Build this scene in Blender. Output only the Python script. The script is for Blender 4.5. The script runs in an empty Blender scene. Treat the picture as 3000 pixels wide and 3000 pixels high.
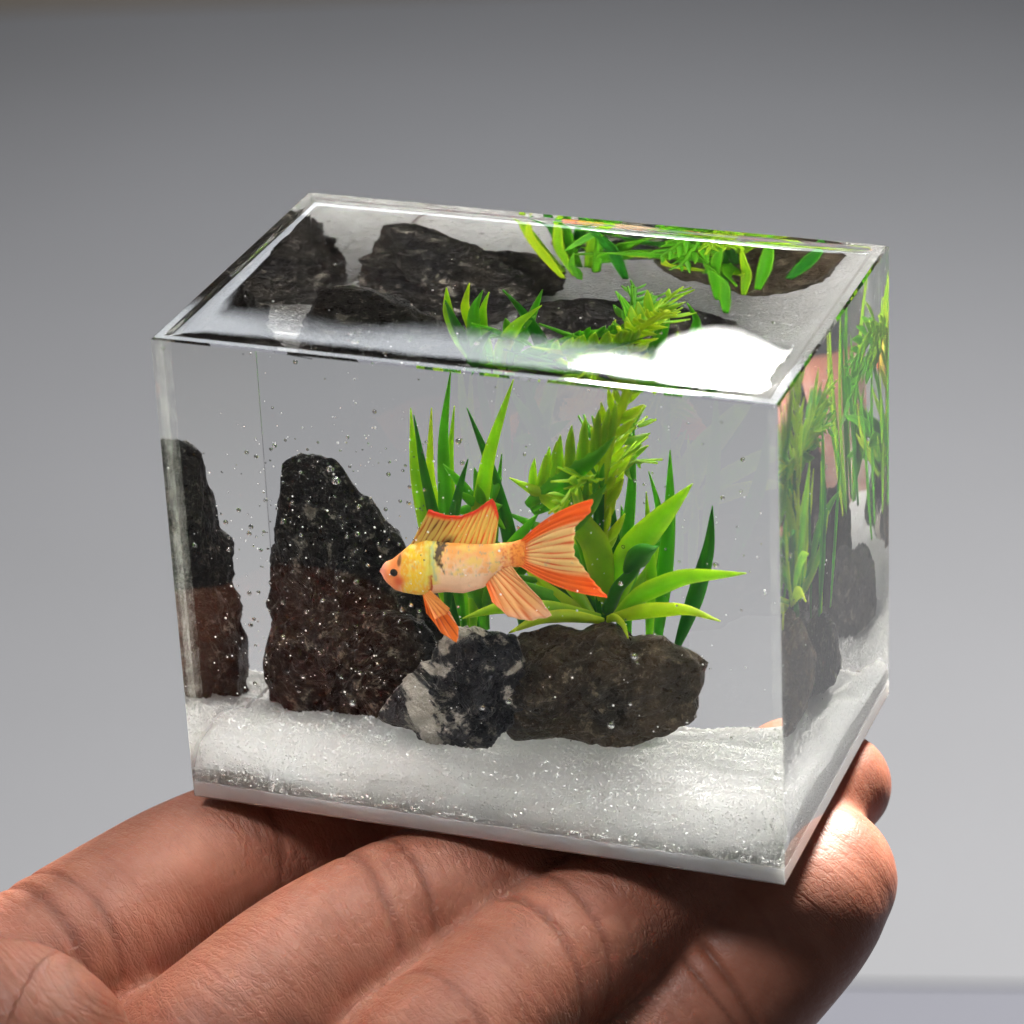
import bpy, bmesh, math, random
import numpy as np
from mathutils import Vector, Matrix, noise

random.seed(4); rng = np.random.default_rng(4)
S = 0.06                       # one unit of the layout = the block's width = 60 mm
scene = bpy.context.scene
COL = scene.collection

# ------------------------------------------------------------------ camera
F = 10902.85
R = np.array([[0.93922156, 0.34034915, -0.04500357],
              [0.11276119, -0.42964078, -0.89593176],
              [-0.32426498, 0.83640377, -0.44190606]])
CAM = np.array([2.4010801, -4.69760595, 3.0717426])
H, D = 0.81456, 0.62763
cam_d = bpy.data.cameras.new('camera')
cam = bpy.data.objects.new('camera', cam_d); COL.objects.link(cam)
cam_d.sensor_width = 36; cam_d.lens = 36 * F / 3000
m = Matrix(((R[0][0], -R[1][0], -R[2][0], CAM[0] * S), (R[0][1], -R[1][1], -R[2][1], CAM[1] * S),
            (R[0][2], -R[1][2], -R[2][2], CAM[2] * S), (0, 0, 0, 1)))
cam.matrix_world = m
cam_d.clip_start = 0.01; cam_d.clip_end = 50
cam_d.dof.use_dof = True; cam_d.dof.focus_distance = 5.93 * S; cam_d.dof.aperture_fstop = 40
scene.camera = cam

# ------------------------------------------------------------------ world, lamps, exposure
world = bpy.data.worlds.new('World'); scene.world = world; world.use_nodes = True
bg = world.node_tree.nodes['Background']
bg.inputs[0].default_value = (0.92, 0.95, 1.0, 1); bg.inputs[1].default_value = 0.085

def aim(o, to):
    o.rotation_euler = (Vector(to) - Vector(o.location)).to_track_quat('-Z', 'Y').to_euler()
def area(name, loc, to, sx, sy, power, color=(1, 1, 1), shape='RECTANGLE', spread=180):
    l = bpy.data.lights.new(name, 'AREA'); l.shape = shape; l.size = sx * S; l.size_y = sy * S
    l.energy = power; l.color = color; l.spread = math.radians(spread)
    o = bpy.data.objects.new(name, l); COL.objects.link(o)
    o.location = Vector(loc) * S; aim(o, Vector(to) * S)
    return o
# the bright window behind and above; its mirror image is the white patch on the top face
CEN = (0.5, 0.3, 0.4)
area('window_glint', (-2.28, 8.9, 5.05), (-2.28, 0, 5.05), .58, .19, .045, (1, .98, .95), 'ELLIPSE')
area('window_glint', (-1.90, 8.92, 4.93), (-1.90, 0, 4.93), .52, .26, .055, (1, .98, .95), 'ELLIPSE')
area('pale_window', (-3.55, 9.1, 6.05), (-3.55, 0, 6.05), 4.1, 2.1, .36, (.90, .94, 1.0))
area('key_window', (2.4, 10.0, 8.9), CEN, 1.9, 1.9, 43, (1, .965, .91), 'ELLIPSE')
area('front_fill', (-2.6, -3.0, 8.6), CEN, 2.4, 2.0, 2.3, (.98, .98, 1.0))  # unseen fill light, added to brighten the fish, sand and hand from the front
area('far_board_fill', (-4.2, 15.0, 2.2), (-5.2, 16.2, -5), 6, 1.6, 1.5, (.95, .97, 1.0))  # unseen fill light, added to lift the far part of the board

scene.view_settings.view_transform = 'Standard'; scene.view_settings.look = 'None'
scene.view_settings.exposure = 0.15; scene.view_settings.gamma = 1
cy = scene.cycles
cy.max_bounces = 24; cy.transmission_bounces = 20; cy.glossy_bounces = 10; cy.diffuse_bounces = 4
cy.transparent_max_bounces = 16
cy.caustics_reflective = True; cy.caustics_refractive = True; cy.blur_glossy = 0.3
cy.sample_clamp_indirect = 20; cy.use_denoising = True
try: cy.denoiser = 'OPENIMAGEDENOISE'
except Exception: pass

# ------------------------------------------------------------------ where a feature of the photo lies in the block
def refr(d, n, eta):
    c = -d @ n; s = eta * eta * (1 - c * c); return eta * d + (eta * c - math.sqrt(1 - s)) * n
def ray(x, y):
    d = R.T @ np.array([(x - 1500) / F, (y - 1500) / F, 1.]); return d / np.linalg.norm(d)
def fr(x, y, Y, n=1.5):                         # seen through the front face, at depth Y behind it
    d = ray(x, y); P = CAM - CAM[1] / d[1] * d
    e = refr(d, np.array([0, -1., 0]), 1 / n)
    return P + Y / e[1] * e
def az(x, y, z):                                # in the open air, at height z
    d = ray(x, y); return CAM + (z - CAM[2]) / d[2] * d

# ------------------------------------------------------------------ helpers
def mesh(name, verts, faces, mat=None, parent=None, smooth=True, mats=None, fmat=None):
    me = bpy.data.meshes.new(name)
    me.from_pydata([(v[0] * S, v[1] * S, v[2] * S) for v in verts], [], faces)
    for mm in (mats or ([mat] if mat else [])): me.materials.append(mm)
    if smooth: me.polygons.foreach_set('use_smooth', [True] * len(me.polygons))
    if fmat is not None: me.polygons.foreach_set('material_index', fmat)
    me.update()
    o = bpy.data.objects.new(name, me); COL.objects.link(o)
    if parent: o.parent = parent; o.matrix_parent_inverse = parent.matrix_world.inverted()
    return o
def tag(o, label=None, cat=None, group=None, kind=None):
    if label: o['label'] = label
    if cat: o['category'] = cat
    if group: o['group'] = group
    if kind: o['kind'] = kind
    return o
def empty(name, loc):
    o = bpy.data.objects.new(name, None); COL.objects.link(o)
    o.location = Vector(loc) * S; o.empty_display_size = 0.005
    bpy.context.view_layer.update(); return o
def colattr(o, cols, name='pigment'):
    a = o.data.color_attributes.new(name, 'FLOAT_COLOR', 'POINT')
    c = np.ones((len(o.data.vertices), 4), np.float32); c[:, :3] = cols
    a.data.foreach_set('color', c.ravel())
def fattr(o, name, vals):
    a = o.data.attributes.new(name, 'FLOAT', 'POINT'); a.data.foreach_set('value', np.asarray(vals, np.float32))

class N:                                         # small node helper
    def __init__(s, name):
        s.m = bpy.data.materials.new(name); s.m.use_nodes = True; s.t = s.m.node_tree
        s.b = s.t.nodes['Principled BSDF']; s.out = s.t.nodes['Material Output']
    def n(s, typ, **kw):
        x = s.t.nodes.new(typ)
        for k, v in kw.items():
            if k.startswith('i_'):
                key = k[2:]
                key = int(key) if key.isdigit() else key.replace('_', ' ')
                x.inputs[key].default_value = v
            else: setattr(x, k, v)
        return x
    def l(s, a, b): s.t.links.new(a, b)
    def set(s, **kw):
        for k, v in kw.items(): s.b.inputs[k.replace('_', ' ')].default_value = v
    def coord(s):
        tc = s.n('ShaderNodeTexCoord'); mp = s.n('ShaderNodeMapping'); mp.inputs['Scale'].default_value = (1 / S,) * 3
        s.l(tc.outputs['Object'], mp.inputs['Vector']); return mp.outputs[0]
    def noise(s, vec, scale, detail=4, rough=.55, dist=0):
        x = s.n('ShaderNodeTexNoise'); x.inputs['Scale'].default_value = scale; x.inputs['Detail'].default_value = detail
        x.inputs['Roughness'].default_value = rough; x.inputs['Distortion'].default_value = dist
        s.l(vec, x.inputs['Vector']); return x.outputs['Fac']
    def ramp(s, fac, stops, interp='LINEAR'):
        x = s.n('ShaderNodeValToRGB'); x.color_ramp.interpolation = interp
        e = x.color_ramp.elements
        while len(e) < len(stops): e.new(.5)
        for q, (p, c) in zip(e, stops):
            q.position = p; q.color = (c, c, c, 1) if isinstance(c, (int, float)) else (*c, 1)
        s.l(fac, x.inputs[0]); return x.outputs[0]
    def mix(s, fac, a, b, mode='MIX'):
        x = s.n('ShaderNodeMix', data_type='RGBA', blend_type=mode)
        for v, i in ((fac, 0), (a, 6), (b, 7)):
            if hasattr(v, 'is_output'): s.l(v, x.inputs[i])
            elif i == 0: x.inputs[0].default_value = v
            else: x.inputs[i].default_value = (*v, 1)
        return x.outputs[2]
    def math(s, op, a, b=0.0, clamp=False):
        x = s.n('ShaderNodeMath', operation=op); x.use_clamp = clamp
        for v, i in ((a, 0), (b, 1)):
            if hasattr(v, 'is_output'): s.l(v, x.inputs[i])
            else: x.inputs[i].default_value = v
        return x.outputs[0]
    def bump(s, h, strength, dist):
        x = s.n('ShaderNodeBump'); x.inputs['Strength'].default_value = strength; x.inputs['Distance'].default_value = dist * S
        s.l(h, x.inputs['Height']); s.l(x.outputs[0], s.b.inputs['Normal']); return x

# ------------------------------------------------------------------ materials
def glass(name, ior, rough=0.0, tint=(1, 1, 1), scratch=0):
    k = N(name); k.t.nodes.remove(k.b)
    g = k.n('ShaderNodeBsdfGlass'); g.inputs['IOR'].default_value = ior; g.inputs['Roughness'].default_value = rough
    g.inputs['Color'].default_value = (*tint, 1); k.l(g.outputs[0], k.out.inputs['Surface'])
    return k.m
M_block = glass('clear_acrylic', 1.5, 0.0, (.99, .993, .99))
k = N('milky_resin'); k.set(Base_Color=(.95, .92, .86, 1), Roughness=.35); k.b.inputs['Transmission Weight'].default_value = .0; k.set(IOR=1.02)
k.b.inputs['Subsurface Weight'].default_value = 1; k.b.inputs['Subsurface Radius'].default_value = (1, .95, .85); k.b.inputs['Subsurface Scale'].default_value = .004
tr = k.n('ShaderNodeBsdfTransparent'); tr.inputs[0].default_value = (1, .99, .96, 1); mx = k.n('ShaderNodeMixShader'); mx.inputs[0].default_value = .14; k.l(k.b.outputs[0], mx.inputs[1]); k.l(tr.outputs[0], mx.inputs[2]); k.l(mx.outputs[0], k.out.inputs['Surface'])
M_base = k.m
M_bubble = glass('air_bubble', 1 / 1.5)

def rock_mat(name, base1, base2, pale, amt, seed, brown=0.0):
    k = N(name); v = k.coord()
    mp = k.n('ShaderNodeMapping'); mp.inputs['Location'].default_value = (seed, seed * 1.7, seed * .3); k.l(v, mp.inputs[0]); v = mp.outputs[0]
    n1 = k.noise(v, 7, 8, .7, .6); n2 = k.noise(v, 34, 6, .75, .3); n3 = k.noise(v, 5.2, 5, .62, 1.6); n4 = k.noise(v, 90, 4, .7)
    c = k.mix(k.ramp(n1, [(.38, 0), (.62, 1)]), base1, base2)
    c = k.mix(k.ramp(n2, [(.56, 0), (.63, .9)]), c, tuple(.6 * p for p in pale))
    c = k.mix(k.ramp(n4, [(.62, 0), (.72, .6)]), c, tuple(.8 * p for p in pale))
    c = k.mix(k.ramp(n3, [(1 - amt, 0), (1.035 - amt, .9)]), c, pale)
    k.l(c, k.b.inputs['Base Color'])
    k.l(k.ramp(n2, [(.3, .16), (.7, .48)]), k.b.inputs['Roughness'])
    hgt = k.math('ADD', k.math('MULTIPLY', n2, .6), k.math('MULTIPLY', n4, .5)); k.bump(hgt, 1.0, .03)
    k.set(IOR=1.5); k.b.inputs['Specular IOR Level'].default_value = .35
    return k.m
def leaf_mat(name):
    k = N(name); at = k.n('ShaderNodeAttribute', attribute_name='pigment'); v = k.coord()
    c = k.mix(k.ramp(k.noise(v, 22, 4), [(.35, 0), (.7, .3)]), at.outputs['Color'], (.02, .10, .012))
    k.l(c, k.b.inputs['Base Color']); k.set(Roughness=.42)
    k.bump(k.noise(v, 60, 3), .25, .006)
    tr = k.n('ShaderNodeBsdfTranslucent'); k.l(c, tr.inputs[0]); mx = k.n('ShaderNodeMixShader'); mx.inputs[0].default_value = .52
    k.l(k.b.outputs[0], mx.inputs[1]); k.l(tr.outputs[0], mx.inputs[2]); k.l(mx.outputs[0], k.out.inputs['Surface'])
    return k.m
M_leaf = leaf_mat('plastic_leaf')
def fish_mat(name, trans):
    k = N(name); at = k.n('ShaderNodeAttribute', attribute_name='pigment'); v = k.coord()
    n = k.noise(v, 130, 3, .7); n5 = k.noise(v, 48, 3, .6)
    c = k.mix(k.ramp(n, [(.58, 0), (.74, .25)]), at.outputs['Color'], (.85, .22, .03))
    c = k.mix(k.ramp(n5, [(.66, 0), (.72, .4)]), c, (.34, .46, .38))
    k.l(c, k.b.inputs['Base Color']); k.set(Roughness=.45)
    k.bump(k.noise(v, 160, 2), .3, .004)
    if trans:
        tr = k.n('ShaderNodeBsdfTranslucent'); k.l(c, tr.inputs[0]); mx = k.n('ShaderNodeMixShader'); mx.inputs[0].default_value = trans
        k.l(k.b.outputs[0], mx.inputs[1]); k.l(tr.outputs[0], mx.inputs[2]); k.l(mx.outputs[0], k.out.inputs['Surface'])
    return k.m
M_fish = fish_mat('painted_fish', 0.12); M_fin = fish_mat('painted_fin', .45)
k = N('fish_eye'); k.set(Base_Color=(.012, .008, .006, 1), Roughness=.2); M_eye = k.m

k = N('sand_body'); v = k.coord()
c = k.mix(k.ramp(k.noise(v, 60, 5, .8), [(.35, 0), (.65, 1)]), (.955, .95, .94), (.985, .982, .975))
k.l(c, k.b.inputs['Base Color']); k.set(Roughness=.7); k.bump(k.noise(v, 150, 4, .8), .9, .010)
k.b.inputs['Subsurface Weight'].default_value = 1; k.b.inputs['Subsurface Radius'].default_value = (1, .99, .97); k.b.inputs['Subsurface Scale'].default_value = .22 * S
M_sand = k.m
k = N('sand_grain'); k.set(Base_Color=(.97, .965, .955, 1), Roughness=.45); k.b.inputs['Subsurface Weight'].default_value = .8; k.b.inputs['Subsurface Radius'].default_value = (1, .97, .94); k.b.inputs['Subsurface Scale'].default_value = .08 * S; tr = k.n('ShaderNodeBsdfTranslucent'); tr.inputs[0].default_value = (.95, .945, .93, 1); mx = k.n('ShaderNodeMixShader'); mx.inputs[0].default_value = .28; k.l(k.b.outputs[0], mx.inputs[1]); k.l(tr.outputs[0], mx.inputs[2]); k.l(mx.outputs[0], k.out.inputs['Surface'])
M_grain = k.m

k = N('sparkling_grain'); k.set(Base_Color=(.98, .98, .975, 1), Roughness=.22); k.b.inputs['Specular IOR Level'].default_value = .7; M_spark = k.m

k = N('skin'); v = k.coord()
fu = k.n('ShaderNodeAttribute', attribute_name='along'); fv = k.n('ShaderNodeAttribute', attribute_name='around'); cr = k.n('ShaderNodeAttribute', attribute_name='crease')
pad = k.n('ShaderNodeAttribute', attribute_name='pad')
cb = k.n('ShaderNodeCombineXYZ'); k.l(k.math('MULTIPLY', fu.outputs['Fac'], 1.0), cb.inputs[0]); k.l(k.math('MULTIPLY', fv.outputs['Fac'], .17), cb.inputs[1])
lines = k.noise(cb.outputs[0], 62, 3, .6, .35)
cb2 = k.n('ShaderNodeCombineXYZ'); k.l(k.math('MULTIPLY', fu.outputs['Fac'], .25), cb2.inputs[0]); k.l(fv.outputs['Fac'], cb2.inputs[1])
lines2 = k.noise(cb2.outputs[0], 46, 2, .5, .3)
pores = k.noise(v, 130, 3, .6)
wv = k.n('ShaderNodeTexWave', wave_type='BANDS', bands_direction='X'); wv.inputs['Scale'].default_value = 19; wv.inputs['Distortion'].default_value = 3.0; wv.inputs['Detail'].default_value = 1.5
wv.inputs['Detail Scale'].default_value = .6
k.l(cb.outputs[0], wv.inputs['Vector'])
cb3 = k.n('ShaderNodeCombineXYZ'); k.l(fu.outputs['Fac'], cb3.inputs[0]); k.l(k.math('MULTIPLY', fv.outputs['Fac'], .55), cb3.inputs[1])
vo = k.n('ShaderNodeTexVoronoi', feature='DISTANCE_TO_EDGE'); vo.inputs['Scale'].default_value = 120; k.l(cb3.outputs[0], vo.inputs['Vector'])
cells = k.ramp(vo.outputs['Distance'], [(0, 0), (.16, 1)])
hgt = k.math('ADD', k.math('MULTIPLY', lines, 1.7), k.math('MULTIPLY', lines2, .4))
hgt = k.math('ADD', hgt, k.math('MULTIPLY', cells, .16))
hgt = k.math('ADD', hgt, k.math('MULTIPLY', pores, .25))
hgt = k.math('ADD', hgt, k.math('MULTIPLY', k.math('MULTIPLY', wv.outputs['Fac'], pad.outputs['Fac']), .09))
bmp = k.bump(hgt, .42, .0075); k.l(k.math('SUBTRACT', .56, k.math('MULTIPLY', pad.outputs['Fac'], .40)), bmp.inputs['Strength'])
mott = k.noise(v, 6, 5, .6, .4)
c = k.mix(k.ramp(mott, [(.35, 0), (.68, 1)]), (.255, .090, .054), (.375, .158, .104))
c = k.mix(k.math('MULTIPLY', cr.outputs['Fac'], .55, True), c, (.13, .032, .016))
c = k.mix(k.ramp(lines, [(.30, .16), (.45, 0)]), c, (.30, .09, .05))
k.l(c, k.b.inputs['Base Color'])
k.l(k.ramp(pores, [(.3, .38), (.7, .55)]), k.b.inputs['Roughness'])
k.b.inputs['Specular IOR Level'].default_value = .33; k.b.inputs['Subsurface Weight'].default_value = .55; k.b.inputs['Subsurface Radius'].default_value = (1, .32, .18); k.b.inputs['Subsurface Scale'].default_value = .0026
M_skin = k.m

# ------------------------------------------------------------------ the setting: table, pale sheet, wall
def flat_mat(name, c1, c2, sc=.3, rough=.8):
    k = N(name); v = k.coord(); c = k.mix(k.ramp(k.noise(v, sc, 4), [(.3, 0), (.7, 1)]), c1, c2)
    k.l(c, k.b.inputs['Base Color']); k.set(Roughness=rough); k.bump(k.noise(v, 14, 4), .2, .02); return k.m
TZ = -5.0
def slab(name, pts, z0, z1, mat):
    n = len(pts); vs = [(x, y, z0) for x, y in pts] + [(x, y, z1) for x, y in pts]
    fs = [tuple(range(n))[::-1], tuple(range(n, 2 * n))] + [(i, (i + 1) % n, n + (i + 1) % n, n + i) for i in range(n)]
    return mesh(name, vs, fs, mat, smooth=False)
M_table = flat_mat('table_surface', (.052, .054, .068), (.058, .061, .076)); M_sheet = flat_mat('pale_board', (.080, .083, .091), (.086, .089, .098)); M_wall = flat_mat('wall_paint', (.10, .09, .075), (.115, .10, .085))  # table tone is darker and bluer than the board, making the near band
fwd = np.array([R[2][0], R[2][1]]); fwd /= np.linalg.norm(fwd); sde = np.array([fwd[1], -fwd[0]])
rgt = np.array([R[0][0], R[0][1], 0]); 
def hp(a, b): return tuple(CAM[:2] + fwd * a + sde * b)
e0, e1 = az(1500, 2868, TZ + .012), az(2900, 2882, TZ + .012)
t1, t0 = az(100, 34, TZ + .012), az(1900, -30, TZ + .012)
def ext(a, b, u): return tuple((a + (b - a) * u)[:2])
tag(slab('table', [hp(4, -14), hp(4, 14), hp(34, 16), hp(34, -16)], TZ - .5, TZ, M_table), 'blue grey table top far below the hand', kind='structure')
tag(slab('board', [ext(e0, e1, -4), ext(e0, e1, 4.5), ext(t1, t0, 4.2), ext(t1, t0, -3)], TZ + .004, TZ + .012, M_sheet), 'pale grey board lying on the table behind the block', kind='structure')
w0, w1 = np.array(ext(t1, t0, -4)), np.array(ext(t1, t0, 5)); wd = fwd * .5
tag(slab('wall', [tuple(w0 + wd * .1), tuple(w1 + wd * .1), tuple(w1 + wd * 2), tuple(w0 + wd * 2)], TZ, 14, M_wall), 'beige wall behind the table', kind='structure')

# ------------------------------------------------------------------ the block
block = empty('resin_block', (.5, D / 2, 0))
tag(block, 'clear rectangular resin aquarium block resting on the fingers', 'resin block')
def ticks(L, rim):
    t = [0, .004, rim - .002, rim, rim + .004, rim + .010, rim + .018, rim + .03]
    mid = list(np.linspace(rim + .05, L - rim - .05, 34)); return t + mid + [L - q for q in t[::-1]]
RIM = .016
def top_z(x, y):
    dx = min(x, 1 - x); dy = min(y, D - y); d = min(dx, dy)
    if d < .0039: return H - .004 * (1 - d / .004) ** 1.0 if d > 0 else H - .003
    if d < RIM - .001: return H
    e = d - RIM
    men = .010 * math.exp(-e / .0045)
    w = noise.noise(Vector((x * 3.1, y * 3.3, 1.2))) * .0005 + noise.noise(Vector((x * 9, y * 9, 4))) * .00006
    if e < .02: w += noise.noise(Vector((x * 26, y * 26, 7))) * (.0045 if 1 - x < .06 else .0018) * (1 - e / .02)
    fade = min(1, max(0, e / .02))
    return H - .0058 * (1 - math.exp(-max(0, e) / .0055)) + w * fade * .9
xs, ys = ticks(1, RIM), ticks(D, RIM)
nx, ny = len(xs), len(ys); vs = []; fs = []
for j, y in enumerate(ys):
    for i, x in enumerate(xs): vs.append((x, y, top_z(x, y)))
for j in range(ny - 1):
    for i in range(nx - 1):
        a = j * nx + i; fs.append((a, a + 1, a + nx + 1, a + nx))
nt = len(vs)
per = [(i) for i in range(nx)] + [j * nx + nx - 1 for j in range(1, ny)] + [(ny - 1) * nx + i for i in range(nx - 2, -1, -1)] + [j * nx for j in range(ny - 2, 0, -1)]
low = []
for q in per: low.append(len(vs)); vs.append((vs[q][0], vs[q][1], .0))
n = len(per)
for q in range(n): fs.append((per[q], low[q], low[(q + 1) % n], per[(q + 1) % n]))
fs.append(tuple(low[::-1]))
case = mesh('acrylic_case', vs, fs, M_block, block, smooth=False)
sm = [i < (nx - 1) * (ny - 1) for i in range(len(fs))]
# smooth only inside the rim
for p in case.data.polygons:
    if p.index < (nx - 1) * (ny - 1):
        c = p.center / S
        if min(c.x, 1 - c.x, c.y, D - c.y) > RIM + .001: p.use_smooth = True
def boxmesh(x0, x1, y0, y1, z0, z1):
    v = [(x, y, z) for z in (z0, z1) for y in (y0, y1) for x in (x0, x1)]
    return v, [(0, 2, 3, 1), (4, 5, 7, 6), (0, 1, 5, 4), (2, 6, 7, 3), (0, 4, 6, 2), (1, 3, 7, 5)]
v, f = boxmesh(.0016, .9984, .0016, D - .0016, .0018, .0276)
base = mesh('base_plate', v, f, M_base, block, smooth=False)
bv = case.modifiers.new('edge', 'BEVEL'); bv.width = .0009 * S; bv.segments = 2; bv.limit_method = 'ANGLE'; bv.angle_limit = math.radians(60)

k = N('milky_joint'); k.t.nodes.remove(k.b); v = k.coord()
df = k.n('ShaderNodeBsdfTranslucent'); df.inputs[0].default_value = (.75, .78, .72, 1); d2 = k.n('ShaderNodeBsdfDiffuse'); d2.inputs[0].default_value = (.75, .78, .72, 1)
tr = k.n('ShaderNodeBsdfTransparent'); m1 = k.n('ShaderNodeMixShader'); m2 = k.n('ShaderNodeMixShader'); k.l(df.outputs[0], m1.inputs[1]); k.l(d2.outputs[0], m1.inputs[2])
k.l(k.ramp(k.noise(v, 30, 5, .7), [(.40, .015), (.66, .11)]), m2.inputs[0]); k.l(tr.outputs[0], m2.inputs[1]); k.l(m1.outputs[0], m2.inputs[2]); k.l(m2.outputs[0], k.out.inputs['Surface'])
for x0_, x1_, y0_, y1_ in ((.0022, .0150, .0135, .0150), (.985, .9978, .0135, .0150), (.0145, .0160, .0022, .013), (.984, .9855, .0022, .013), (.003, .004, .02, .10)):
    v, f = boxmesh(x0_, x1_, y0_, y1_, .037, H - .012); mesh('glue_joint', v, f, k.m, block, smooth=False)

# ------------------------------------------------------------------ sand
def sand_h(x, y):
    h = .112 - .075 * (y / D) + .012 * math.sin(x * 6 + 1) * (1 - y / D)
    h -= .035 * max(0, 1 - x / .35) * (y / D)
    h += .03 * max(0, (x - .75) / .25) * (y / D)
    h -= .074 * math.exp(-(y - .008) / .060) + .010 * math.exp(-(.98 - x) / .02)
    return max(.035, h + noise.noise(Vector((x * 6, y * 6, 0))) * .014 + noise.noise(Vector((x * 17, y * 17, 5))) * .006 + noise.noise(Vector((x * 40, y * 40, 3))) * .002)
x0, x1, y0, y1, zb = .0035, .9900, .0085, D - .0035, .0279
gx, gy = 150, 90; vs = []; fs = []
X = np.linspace(x0, x1, gx); Y = np.linspace(y0, y1, gy)
for y in Y:
    for x in X: vs.append((x, y, sand_h(x, y)))
for j in range(gy - 1):
    for i in range(gx - 1):
        a = j * gx + i; fs.append((a, a + 1, a + gx + 1, a + gx))
per = [i for i in range(gx)] + [j * gx + gx - 1 for j in range(1, gy)] + [(gy - 1) * gx + i for i in range(gx - 2, -1, -1)] + [j * gx for j in range(gy - 2, 0, -1)]
prev = per
for lv in (1,):
    new = []
    for q in per: new.append(len(vs)); vs.append((vs[q][0], vs[q][1], zb))
    n = len(per)
    for q in range(n): fs.append((prev[q], new[q], new[(q + 1) % n], prev[(q + 1) % n]))
fs.append(tuple(new[::-1]))
fm = [0] * len(fs)
ico = bmesh.new(); bmesh.ops.create_icosphere(ico, subdivisions=1, radius=1)
iv = np.array([v.co[:] for v in ico.verts]); iff = [[v.index for v in f.verts] for f in ico.faces]; ico.free()
def grain(c, r):
    b = len(vs); q = rng.normal(size=(3, 3)); q, _ = np.linalg.qr(q)
    P = (iv * (r * rng.uniform(.6, 1.3, 3))) @ q + c
    vs.extend(P.tolist()); fs.extend([[b + i for i in f] for f in iff]); fm.extend([2 if r > .0025 else 1] * len(iff))
for _ in range(16000):                            # on the top
    x, y = rng.uniform(x0, x1), rng.uniform(y0, y1); r = rng.uniform(.0010, .0026)
    grain(np.array((x, y, sand_h(x, y) + r * .2)), r)
for _ in range(6000):                            # against the front wall
    x = rng.uniform(x0, x1); h = sand_h(x, y0); z = rng.uniform(zb, h); r = rng.uniform(.0009, .0026)
    grain(np.array((x, y0 - r * .1, z)), r)
for _ in range(3500):                            # against the right wall
    y = rng.uniform(y0, y1); h = sand_h(x1, y); z = rng.uniform(zb, h); r = rng.uniform(.0009, .0026)
    grain(np.array((x1 + r * .1, y, z)), r)
sand = mesh('white_sand', vs, fs, None, None, smooth=False, mats=[M_sand, M_grain, M_spark], fmat=fm)
tag(sand, 'layer of fine sparkling white sand at the bottom of the resin block', 'sand', kind='stuff')

# ------------------------------------------------------------------ rocks
def resample(pts, n, closed=True):
    P = np.array(pts, float)
    if closed: P = np.vstack([P, P[:1]])
    d = np.r_[0, np.cumsum(np.linalg.norm(np.diff(P, axis=0), axis=1))]
    t = np.linspace(0, d[-1], n, endpoint=not closed)
    return np.array([np.interp(t, d, P[:, i]) for i in range(P.shape[1])]).T
def rock(name, outline, Yc, thick, mat, label, seed, rough=.024, lean=0.0, smallest=.2):
    P = np.array([fr(x, y, Yc) for x, y in outline])[:, [0, 2]]
    P = resample(P, 150); c = P.mean(0); K = 44; vs = []; fs = []
    for k_ in range(K + 1):
        a = -math.pi / 2 + math.pi * k_ / K
        s = max(.02, math.cos(a)) ** .34; yy = math.sin(a) * thick / 2 * (abs(math.sin(a)) ** .15)
        for p in P:
            q = c + (p - c) * s
            vs.append([q[0], Yc + yy + lean * (q[1] - c[1]), q[1]])
    n = len(P)
    for k_ in range(K):
        for i in range(n): fs.append((k_ * n + i, k_ * n + (i + 1) % n, (k_ + 1) * n + (i + 1) % n, (k_ + 1) * n + i))
    fs.append(tuple(range(n))[::-1]); fs.append(tuple(range(K * n, (K + 1) * n)))
    V = np.array(vs); cen = V.mean(0); g_ = np.random.default_rng(int(seed * 10)); ex = (V.max(0) - V.min(0)) / 2
    for _ in range(26):                          # chip flat faces off it
        a_ = g_.uniform(0, 2 * math.pi); yc = g_.choice([-1, -1, 1]) * g_.uniform(.45, .95); n_ = np.array([math.cos(a_) * math.sqrt(1 - yc * yc), yc, math.sin(a_) * math.sqrt(1 - yc * yc)])
        d_ = (V[22 * n:23 * n] - cen).dot(n_).max() * g_.uniform(.985, 1.06); over = (V - cen) @ n_ - d_; V = V - np.outer(np.maximum(over, 0), n_) * .92
    for i, v in enumerate(V):
        q = Vector(v + seed)
        dd, _ = noise.voronoi(q * 7); f1 = dd[1] - dd[0]
        q2 = Vector((q.x * 9 + q.z * 4, q.y * 14, q.z * 7 - q.x * 5)); d2_, _ = noise.voronoi(q * 19)
        d = noise.fractal(q * 6, .7, 2.1, 6) * rough * .9 + abs(noise.fractal(q2, .6, 2.2, 5)) * rough * .8 - max(0, .22 - f1) * rough * 2.2 - max(0, .2 - (d2_[1] - d2_[0])) * rough * 1.3
        nrm = (v - cen) / np.array([.2, max(thick, .05), .2]); nrm /= np.linalg.norm(nrm) + 1e-9
        V[i] = v + nrm * (d - rough * .25) * np.array((.62, 1.3, .62))
    V[:, 0] = np.clip(V[:, 0], RIM + .006, 1 - RIM - .006); V[:, 1] = np.clip(V[:, 1], RIM + .006, D - RIM - .006); V[:, 2] = np.clip(V[:, 2], .042, H - .03)
    o = mesh(name, V.tolist(), fs, mat); tag(o, label, 'rock'); return o
MR1 = rock_mat('dark_rock', (.006, .006, .008), (.018, .015, .012), (.33, .30, .25), .36, 1.3)
MR2 = rock_mat('black_rock', (.005, .005, .006), (.015, .013, .010), (.30, .26, .20), .33, 4.1)
MR3 = rock_mat('white_veined_rock', (.012, .014, .020), (.035, .034, .038), (.50, .46, .40), .455, 7.7)
MR4 = rock_mat('brown_rock', (.020, .016, .011), (.075, .052, .031), (.28, .23, .15), .33, 2.9)
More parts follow.
